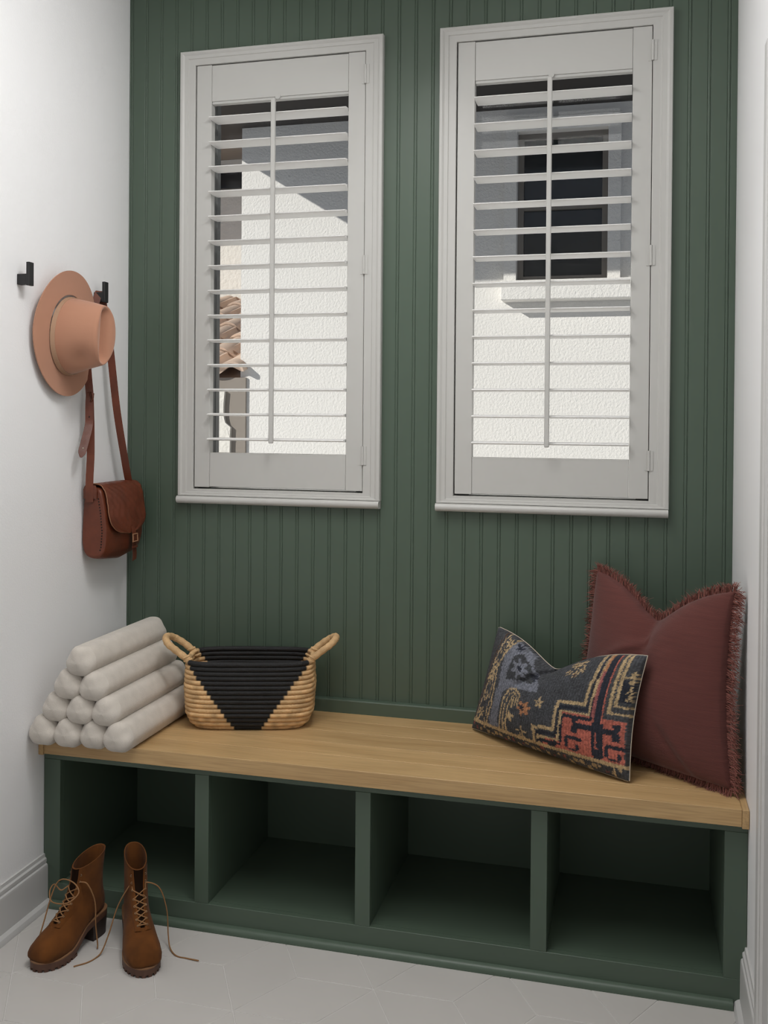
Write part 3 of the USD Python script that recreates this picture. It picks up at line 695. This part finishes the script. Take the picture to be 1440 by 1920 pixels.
def fringed():
    t = thing('square_cushion', 'rust brown square cushion with frayed fringe in the bench corner', 'cushion')
    nu, nv = 120, 120
    P, n, th, u, v = pillow((1.470, -.085, .500), (1.866, -.410, .500), (1.872, -.388, .985), (1.530, -.052, .972), nu, nv, .074, .090, .50, .02, .018)
    n = n if n[1] < 0 else -n
    fold = .006 * (fbm(np.stack([u * 3, v * 7, 0 * u], -1), 3, 8) - .5) + .010 * np.exp(-(((u - .80) + .5 * (v - .08)) / .05) ** 2) * np.exp(-(v / .22) ** 2) - .012 * np.exp(-(((u - .74) + .6 * (v - .12)) / .035) ** 2) * np.exp(-(v / .25) ** 2)
    fold = fold + .008 * np.exp(-(((v - .80) - .9 * (u - .5)) / .04) ** 2) * (u < .52) * np.exp(-((u - .42) / .18) ** 2)
    w = (np.clip(16 * u * (1 - u) * v * (1 - v), 0, 1)) ** .3
    F = clampv(P + n * (th + fold * w)[..., None]); Bk = clampv(P - n * (th * .8)[..., None])
    fl = gridmesh(F).face_normals.mean(0) @ n < 0
    cv = obj('cover', cat(gridmesh(F, fl), gridmesh(Bk, not fl)), 'gauze', t, True)
    # fringe: a short flange and hundreds of threads around the seam
    edge = [(P[0, i], (0, -1)) for i in range(nu)] + [(P[j, -1], (1, 0)) for j in range(nv)] + [(P[-1, i], (0, 1)) for i in range(nu)] + [(P[j, 0], (-1, 0)) for j in range(nv)]
    ex = P[0, -1] - P[0, 0]; ex /= np.linalg.norm(ex); ez = P[-1, 0] - P[0, 0]; ez -= ex * (ez @ ex); ez /= np.linalg.norm(ez)
    V, Fc = [], []
    r2 = np.random.default_rng(11)
    for p, (a, b) in edge:
        for q in range(9):
            d = ex * a + ez * b; side = ex * b - ez * a
            L = r2.uniform(.024, .036); s0 = p + side * r2.uniform(-.004, .004) + n * r2.uniform(-.003, .003) - d * .004
            lean = side * r2.normal(0, .35) + n * r2.normal(0, .35)
            w_ = r2.uniform(.0006, .0011); wd_ = side * math.cos(q) + n * math.sin(q)
            p1 = s0 + d * L * .55 + lean * L * .25; p2 = s0 + d * L * .95 + lean * L * .8 - np.array([0, 0, 1.]) * L * .15
            k = len(V); V += [s0 - wd_ * w_, s0 + wd_ * w_, p1 - wd_ * w_, p1 + wd_ * w_, p2 - wd_ * w_ * .6, p2 + wd_ * w_ * .6]
            Fc += [(k, k + 1, k + 3), (k, k + 3, k + 2), (k + 2, k + 3, k + 5), (k + 2, k + 5, k + 4)]
    obj('fringe', T(clampv(np.array(V)), Fc), 'fringe_thread', cv, False, kind='stuff', label='frayed thread fringe around the cushion seam')
fringed()

# ================================================================== BOOTS
def boot(name, label, heel, toe, mirror, laces):
    heel, toe = np.array(heel), np.array(toe); d = toe - heel; Lb = np.linalg.norm(d); rz = math.atan2(d[1], d[0])
    b = thing(name, label, 'boot', (*heel, 0), rz, group=None)
    k = Lb / .250
    sgn = -1 if mirror else 1
    Ft = bez([(.2465, .034), (.240, .052), (.218, .0685), (.188, .082), (.158, .102), (.134, .126), (.118, .150), (.108, .176), (.106, .2030)], 60)
    Bt = bez([(.2465, .026), (.228, .0185), (.190, .0180), (.150, .0240), (.095, .050), (.045, .0600), (.004, .0640), (-.003, .090), (.006, .130), (.006, .175), (-.004, .2300)], 60)
    Ft[:, 0] *= k; Bt[:, 0] *= k
    m_ = min(len(Ft), len(Bt)); s = np.linspace(0, 1, 44)
    arc = lambda Q: np.r_[0, np.cumsum(np.linalg.norm(np.diff(Q, axis=0), axis=1))]
    samp = lambda Q, t: np.stack([np.interp(t * arc(Q)[-1], arc(Q), Q[:, i]) for i in range(2)], 1)
    # toe rings are closer together
    F_, B_ = samp(Ft, s ** 1.15), samp(Bt, s)
    wd = np.interp(s, [0, .02, .06, .14, .24, .36, .50, .62, .72, .86, 1.0], [.015, .029, .0385, .0450, .0460, .0400, .0335, .0310, .0300, .0295, .0290])
    n = 56; a = np.arange(n) / n * 2 * np.pi; rings = []
    for f, q, w in zip(F_, B_, wd):
        c, h = (f + q) / 2, (f - q) / 2
        ca, sa = np.cos(a), np.sin(a); boxy = np.clip((c[0] / k - .09) / .06, 0, 1); e = np.where(ca < 0, 2 / (2.25 + 2.0 * boxy), 2 / 2.25)
        al, la = np.sign(ca) * abs(ca) ** e, np.sign(sa) * abs(sa) ** e
        bias = .004 * sgn * np.exp(-((c[0] - .19) / .06) ** 2)
        low = np.where(al < 0, 1.0, 1 - .10 * al)
        rings.append(np.stack([c[0] + h[0] * al, la * w * low + bias, c[1] + h[1] * al], 1))
    outer = np.array(rings)
    inner = []
    for i in range(43, 26, -2):
        c = outer[i].mean(0); inner.append(c + (outer[i] - c) * (1 - .0032 / .04))
    obj('upper', loft(np.concatenate([outer, np.array(inner)])), 'suede', b, 50)
    nrm = lambda i, j: None
    # a point on the front surface: t along the front line, y sideways, o outward
    f2 = lambda t: samp(Ft, np.atleast_1d(t))[0]
    def front(t, y, o=0.0):
        sidx = np.clip(t, 0, 1) ** (1 / 1.15) * 43; i = int(min(sidx, 42)); fr = sidx - i
        R = outer[i] * (1 - fr) + outer[i + 1] * fr
        half = np.r_[R[n * 3 // 4:], R[:n // 4 + 1]]; half = half[np.argsort(half[:, 1])]
        p = np.array([np.interp(y, half[:, 1], half[:, j]) for j in range(3)])
        q = f2(min(t + .02, 1)) - f2(max(t - .02, 0)); q /= np.linalg.norm(q); nn = np.array([q[1], 0, -q[0]]); nn = nn if nn[0] > 0 else -nn
        nn = nn + np.array([0, np.sign(y) * abs(y) / .05, 0]); nn /= np.linalg.norm(nn)
        return p + nn * o
    ts = np.linspace(.40, 1.0, 34)
    gap = lambda t: .0045 + .0075 * np.clip((t - .40) / .6, 0, 1)
    obj('tongue', gridmesh(np.array([[front(t, y, .0006) for y in np.linspace(-gap(t) - .001, gap(t) + .001, 7)] for t in ts])), 'suede_gap_shade', b, 60, label='tongue in the lace gap, with the shade of the gap put into its colour')
    for sd in (-1, 1):
        G = np.array([[front(t, sd * y, o) for y, o in zip(np.linspace(gap(t), gap(t) + .017, 7), (.0002, .0022, .0026, .0026, .0026, .0022, -.0004))] for t in np.linspace(.36, .985, 34)])
        m = gridmesh(G); m = m if (m.face_normals.mean(0)[0] > 0) else gridmesh(G, True)
        obj('eyelet_facing', m, 'suede', b, 60)
    # sole follows the arch, with lugs; welt; stacked heel
    outl = np.array([(.2490, .000), (.2435, .0185), (.226, .0350), (.200, .0452), (.165, .0455), (.125, .0395), (.085, .0345), (.045, .0340), (.012, .0285), (-.004, .012)])
    outl = np.vstack([outl, (outl * [1, -1])[::-1][:-1]]); outl = bez(np.vstack([outl, outl[:1]]), 110)[:-1]
    outl[:, 0] *= k; outl[:, 1] += .004 * sgn * np.exp(-((outl[:, 0] - .19) / .06) ** 2)
    zb = lambda x: np.interp(x, np.array([0, .045, .095, .135, .160, .26]) * k, [.0500, .0480, .0375, .0125, .0060, .0060])
    def slab(o, dz0, dz1, f=None):
        x = o[:, 0]; return loft(np.stack([np.column_stack([o, zb(x) + dz0]), np.column_stack([o, zb(x) + dz1])]))
    obj('sole', slab(outl, 0, .0150), 'sole_rubber', b, 40)
    c = outl.mean(0); obj('welt', slab(c + (outl - c) * 1.006, .0150, .0182), 'welt', b, 40, label='stitched tan welt')
    fore = Polygon(outl).intersection(sbox(.138 * k, -1, 1, 1)); lug = fore
    ol = np.array(fore.exterior.coords); per = fore.exterior.length
    for q in np.arange(.006, per, .0165):
        p = fore.exterior.interpolate(q); 
        if p.x < .150 * k: continue
        lug = lug.difference(affinity.rotate(sbox(p.x - .0032, p.y - .0075, p.x + .0032, p.y + .0075), math.degrees(math.atan2(p.y, p.x - .17 * k)) + 90, origin=(p.x, p.y)))
    if lug.geom_type != 'Polygon': lug = max(lug.geoms, key=lambda g_: g_.area)
    obj('tread', prism(lug, .0004, .0068), 'sole_rubber', b, False)
    hp = Polygon(outl).intersection(sbox(-1, -1, .070 * k, 1)); hp0 = np.array(hp.exterior.coords)[:-1]; hc = hp0.mean(0)
    ht = lambda q: zb(q[:, 0]) + .0005
    obj('heel', loft(np.stack([np.column_stack([hc + (hp0 - hc) * .90, np.full(len(hp0), .0004)]), np.column_stack([hc + (hp0 - hc) * .90, np.full(len(hp0), .008)]), np.column_stack([hp0, ht(hp0)])])), 'heel_stack', b, 40)
    # eyelets and crossed laces
    rows = [.42, .49, .56, .63, .70, .79, .86, .93]
    E = {}
    for i, t in enumerate(rows):
        for sd in (-1, 1):
            p = front(t, sd * (gap(t) + .0062), .0034); E[i, sd] = p
            a_ = np.arange(12) / 12 * 2 * np.pi; q = front(t + .015, sd * (gap(t) + .0062), .0034) - p; q /= np.linalg.norm(q); l_ = np.array([0, 1., 0])
            obj('eyelet', tube(p + .0024 * (np.cos(a_)[:, None] * q + np.sin(a_)[:, None] * l_), .0008, 5, closed=True), 'brass', b, True)
    top_i = laces['rows']
    for i in range(top_i):
        for sd in (-1, 1):
            p, q = E[i, sd], E[i + 1, -sd]; mid = (p + q) / 2 + np.array([.0035 + .0012 * sd, 0, .0022])
            obj('lace', tube(bez([p, mid, q], 14), .0018, 6), 'lace', b, True)
    obj('lace', tube(bez([E[0, -1], (E[0, -1] + E[0, 1]) / 2 + np.array([.004, 0, .003]), E[0, 1]], 12), .0018, 6), 'lace', b, True)
    ci, si = math.cos(-rz), math.sin(-rz)
    loc = lambda p: np.array([(p[0] - heel[0]) * ci - (p[1] - heel[1]) * si, (p[0] - heel[0]) * si + (p[1] - heel[1]) * ci, p[2]])
    for path in laces['loose']:
        Q = [E[q] if len(q) == 2 else loc(q) for q in path]
        obj('lace', tube(bez(Q, 60), .0018, 6), 'lace', b, True)
    return b
boot('ankle_boot', 'brown suede lace-up boot nearest the left wall, lace looped at its top', (.229, -.536), (.176, -.772), False,
     dict(rows=5, loose=[
         [(5, 1), (.262, -.640, .150), (.292, -.600, .166), (.240, -.655, .185), (.198, -.640, .172), (.186, -.655, .150), (.232, -.672, .138), (.272, -.640, .146), (5, -1)][:0] + [(5, -1), (.176, -.650, .150), (.150, -.640, .158), (.146, -.655, .146), (.176, -.690, .138), (.222, -.692, .142), (.240, -.668, .160), (.214, -.652, .176), (.176, -.650, .178), (.160, -.662, .150), (.156, -.700, .080), (.150, -.722, .030)],
         [(6, 1), (.246, -.636, .168), (.262, -.626, .120), (.266, -.628, .060), (.274, -.632, .014), (.276, -.636, .0022)]]))
boot('ankle_boot', 'brown suede lace-up boot at right of the pair, loose laces trailing on both sides', (.304, -.503), (.466, -.722), True,
     dict(rows=5, loose=[
         [(5, -1), (.352, -.600, .165), (.322, -.612, .110), (.312, -.640, .050), (.302, -.655, .012), (.296, -.672, .0022), (.286, -.700, .0018), (.262, -.726, .0018)],
         [(5, 1), (.392, -.588, .170), (.420, -.570, .150), (.436, -.560, .090), (.446, -.570, .030), (.462, -.590, .006), (.490, -.612, .0018), (.522, -.616, .0018), (.556, -.618, .0018)],
         [(4, -1), (.375, -.610, .142), (.392, -.606, .144), (4, 1)]]))

# ================================================================== OUTSIDE: the house next door
YN = 2.5
nh = thing('neighbouring_house', 'white stucco house with a dark window seen through the shutters', 'house')
nx0, nz0, nz1 = -.650, -.3, 3.12
wx0, wx1, wz0, wz1 = .985, 1.475, 2.165, 2.985       # its window opening
hole = sbox(nx0, nz0, 5.0, 3.6).difference(sbox(wx0, wz0, wx1, wz1))
obj('wall', prism(hole, YN, YN + .3, 'y'), 'stucco', nh, False)
# raised stucco surround and sill
sur = sbox(wx0 - .068, wz0 - .005, wx1 + .068, wz1 + .07).difference(sbox(wx0, wz0 - .01, wx1, wz1))
obj('surround', prism(sur, YN - .035, YN - .0005, 'y'), 'stucco', nh, False)
obj('window_sill', bx(wx0 - .072, wx1 + .60, YN - .12, YN - .0005, 2.052, 2.158, .004), 'stucco', nh, False)
fr = sbox(wx0, wz0, wx1, wz1).difference(sbox(wx0 + .032, wz0 + .032, (wx0 + wx1) / 2 + .9, (wz0 + wz1) / 2 - .012).intersection(sbox(wx0, wz0, wx1 - .032, wz1))).difference(sbox(wx0 + .032, (wz0 + wz1) / 2 + .012, wx1 - .032, wz1 - .032))
obj('window_frame', prism(fr, YN + .03, YN + .07, 'y'), 'house_trim', nh, False)
obj('glass', bx(wx0 + .03, wx1 - .03, YN + .055, YN + .06, wz0 + .03, wz1 - .03), 'dark_glass', nh, False)
obj('eave', bx(-.96, 5.0, YN - 1.26, YN + .3, 3.12, 3.30), 'soffit_brown', nh, False)
# wing set back on the left
obj('wing_wall', bx(-4.0, -.40, 4.6, 4.8, -.3, 3.5345), 'far_wall', nh, False)
obj('wing_eave', bx(-4.0, -.40, 3.66, 4.8, 3.535, 3.66), 'taupe_shade', nh, False)
obj('wing_window', bx(-2.2, -.98, 4.57, 4.598, 3.29, 3.46, .004), 'dark_glass', nh, False)
# low clay tile roof running back beside the wall
rf = thing('tiled_roof', 'low clay barrel-tile roof seen at the lower left of the left window', 'roof')
e0, e1 = np.array([2.47, 1.672]), np.array([4.55, 2.36])      # eave and top (y, z)
sl = (e1 - e0) / np.linalg.norm(e1 - e0); LR = np.linalg.norm(e1 - e0); nr = np.array([-sl[1], sl[0]])
obj('deck', prism([tuple(e0 - nr * .05), tuple(e1 - nr * .05), tuple(e1 - nr * .09), tuple(e0 - nr * .09)], -2.4, -.66, 'x'), 'clay', rf, False)
tw, ex = .235, .36
def tile_mesh(xc, s0, cover):
    L_ = ex + .07; n_ = 12; R0 = tw * .30; rings = []
    for s, sc, lift in ((0, 1.12, .012), (L_, .92, -.004)):
        a = np.linspace(0, np.pi, n_); th_ = .016
        o = [(R0 * sc * 1.0 * np.cos(q), R0 * sc * .8 * np.sin(q)) for q in a] + [((R0 * sc - th_) * np.cos(q), (R0 * sc - th_) * .8 * np.sin(q)) for q in a[::-1]]
        P_ = []
        for dx, dz in o:
            h = dz + lift if cover else -dz + lift + R0 * .55
            c_ = e0 + sl * (s0 + s) + nr * (h - (.0 if cover else .0)); P_.append((xc + dx, c_[0], c_[1]))
        rings.append(P_)
    m = loft(np.array(rings)); return m
for j in range(6):
    for i in range(7):
        xc = -.682 - i * tw
        obj('roof_tile', tile_mesh(xc, j * ex - .03, True), 'clay', rf, 40)
        obj('roof_tile', tile_mesh(xc - tw / 2, j * ex - .03, False), 'clay', rf, 40)
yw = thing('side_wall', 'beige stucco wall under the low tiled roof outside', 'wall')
obj('wall', bx(-2.4, -.610, 2.485, 2.498, -.3, 1.64), 'taupe_shade', yw, False)
pil = bez([(-.700, -.3), (-.700, 1.22), (-.695, 1.27), (-.715, 1.33), (-.738, 1.40), (-.742, 1.47), (-.735, 1.56)], 30)
obj('pilaster', prism(np.vstack([pil, [(-.93, 1.56), (-.93, -.3)]]), 2.462, 2.4845, 'y'), 'far_wall', yw, 40)
gr = struct('ground', bx(-6, 7, .15, 6, -.35, -.3), 'paving')
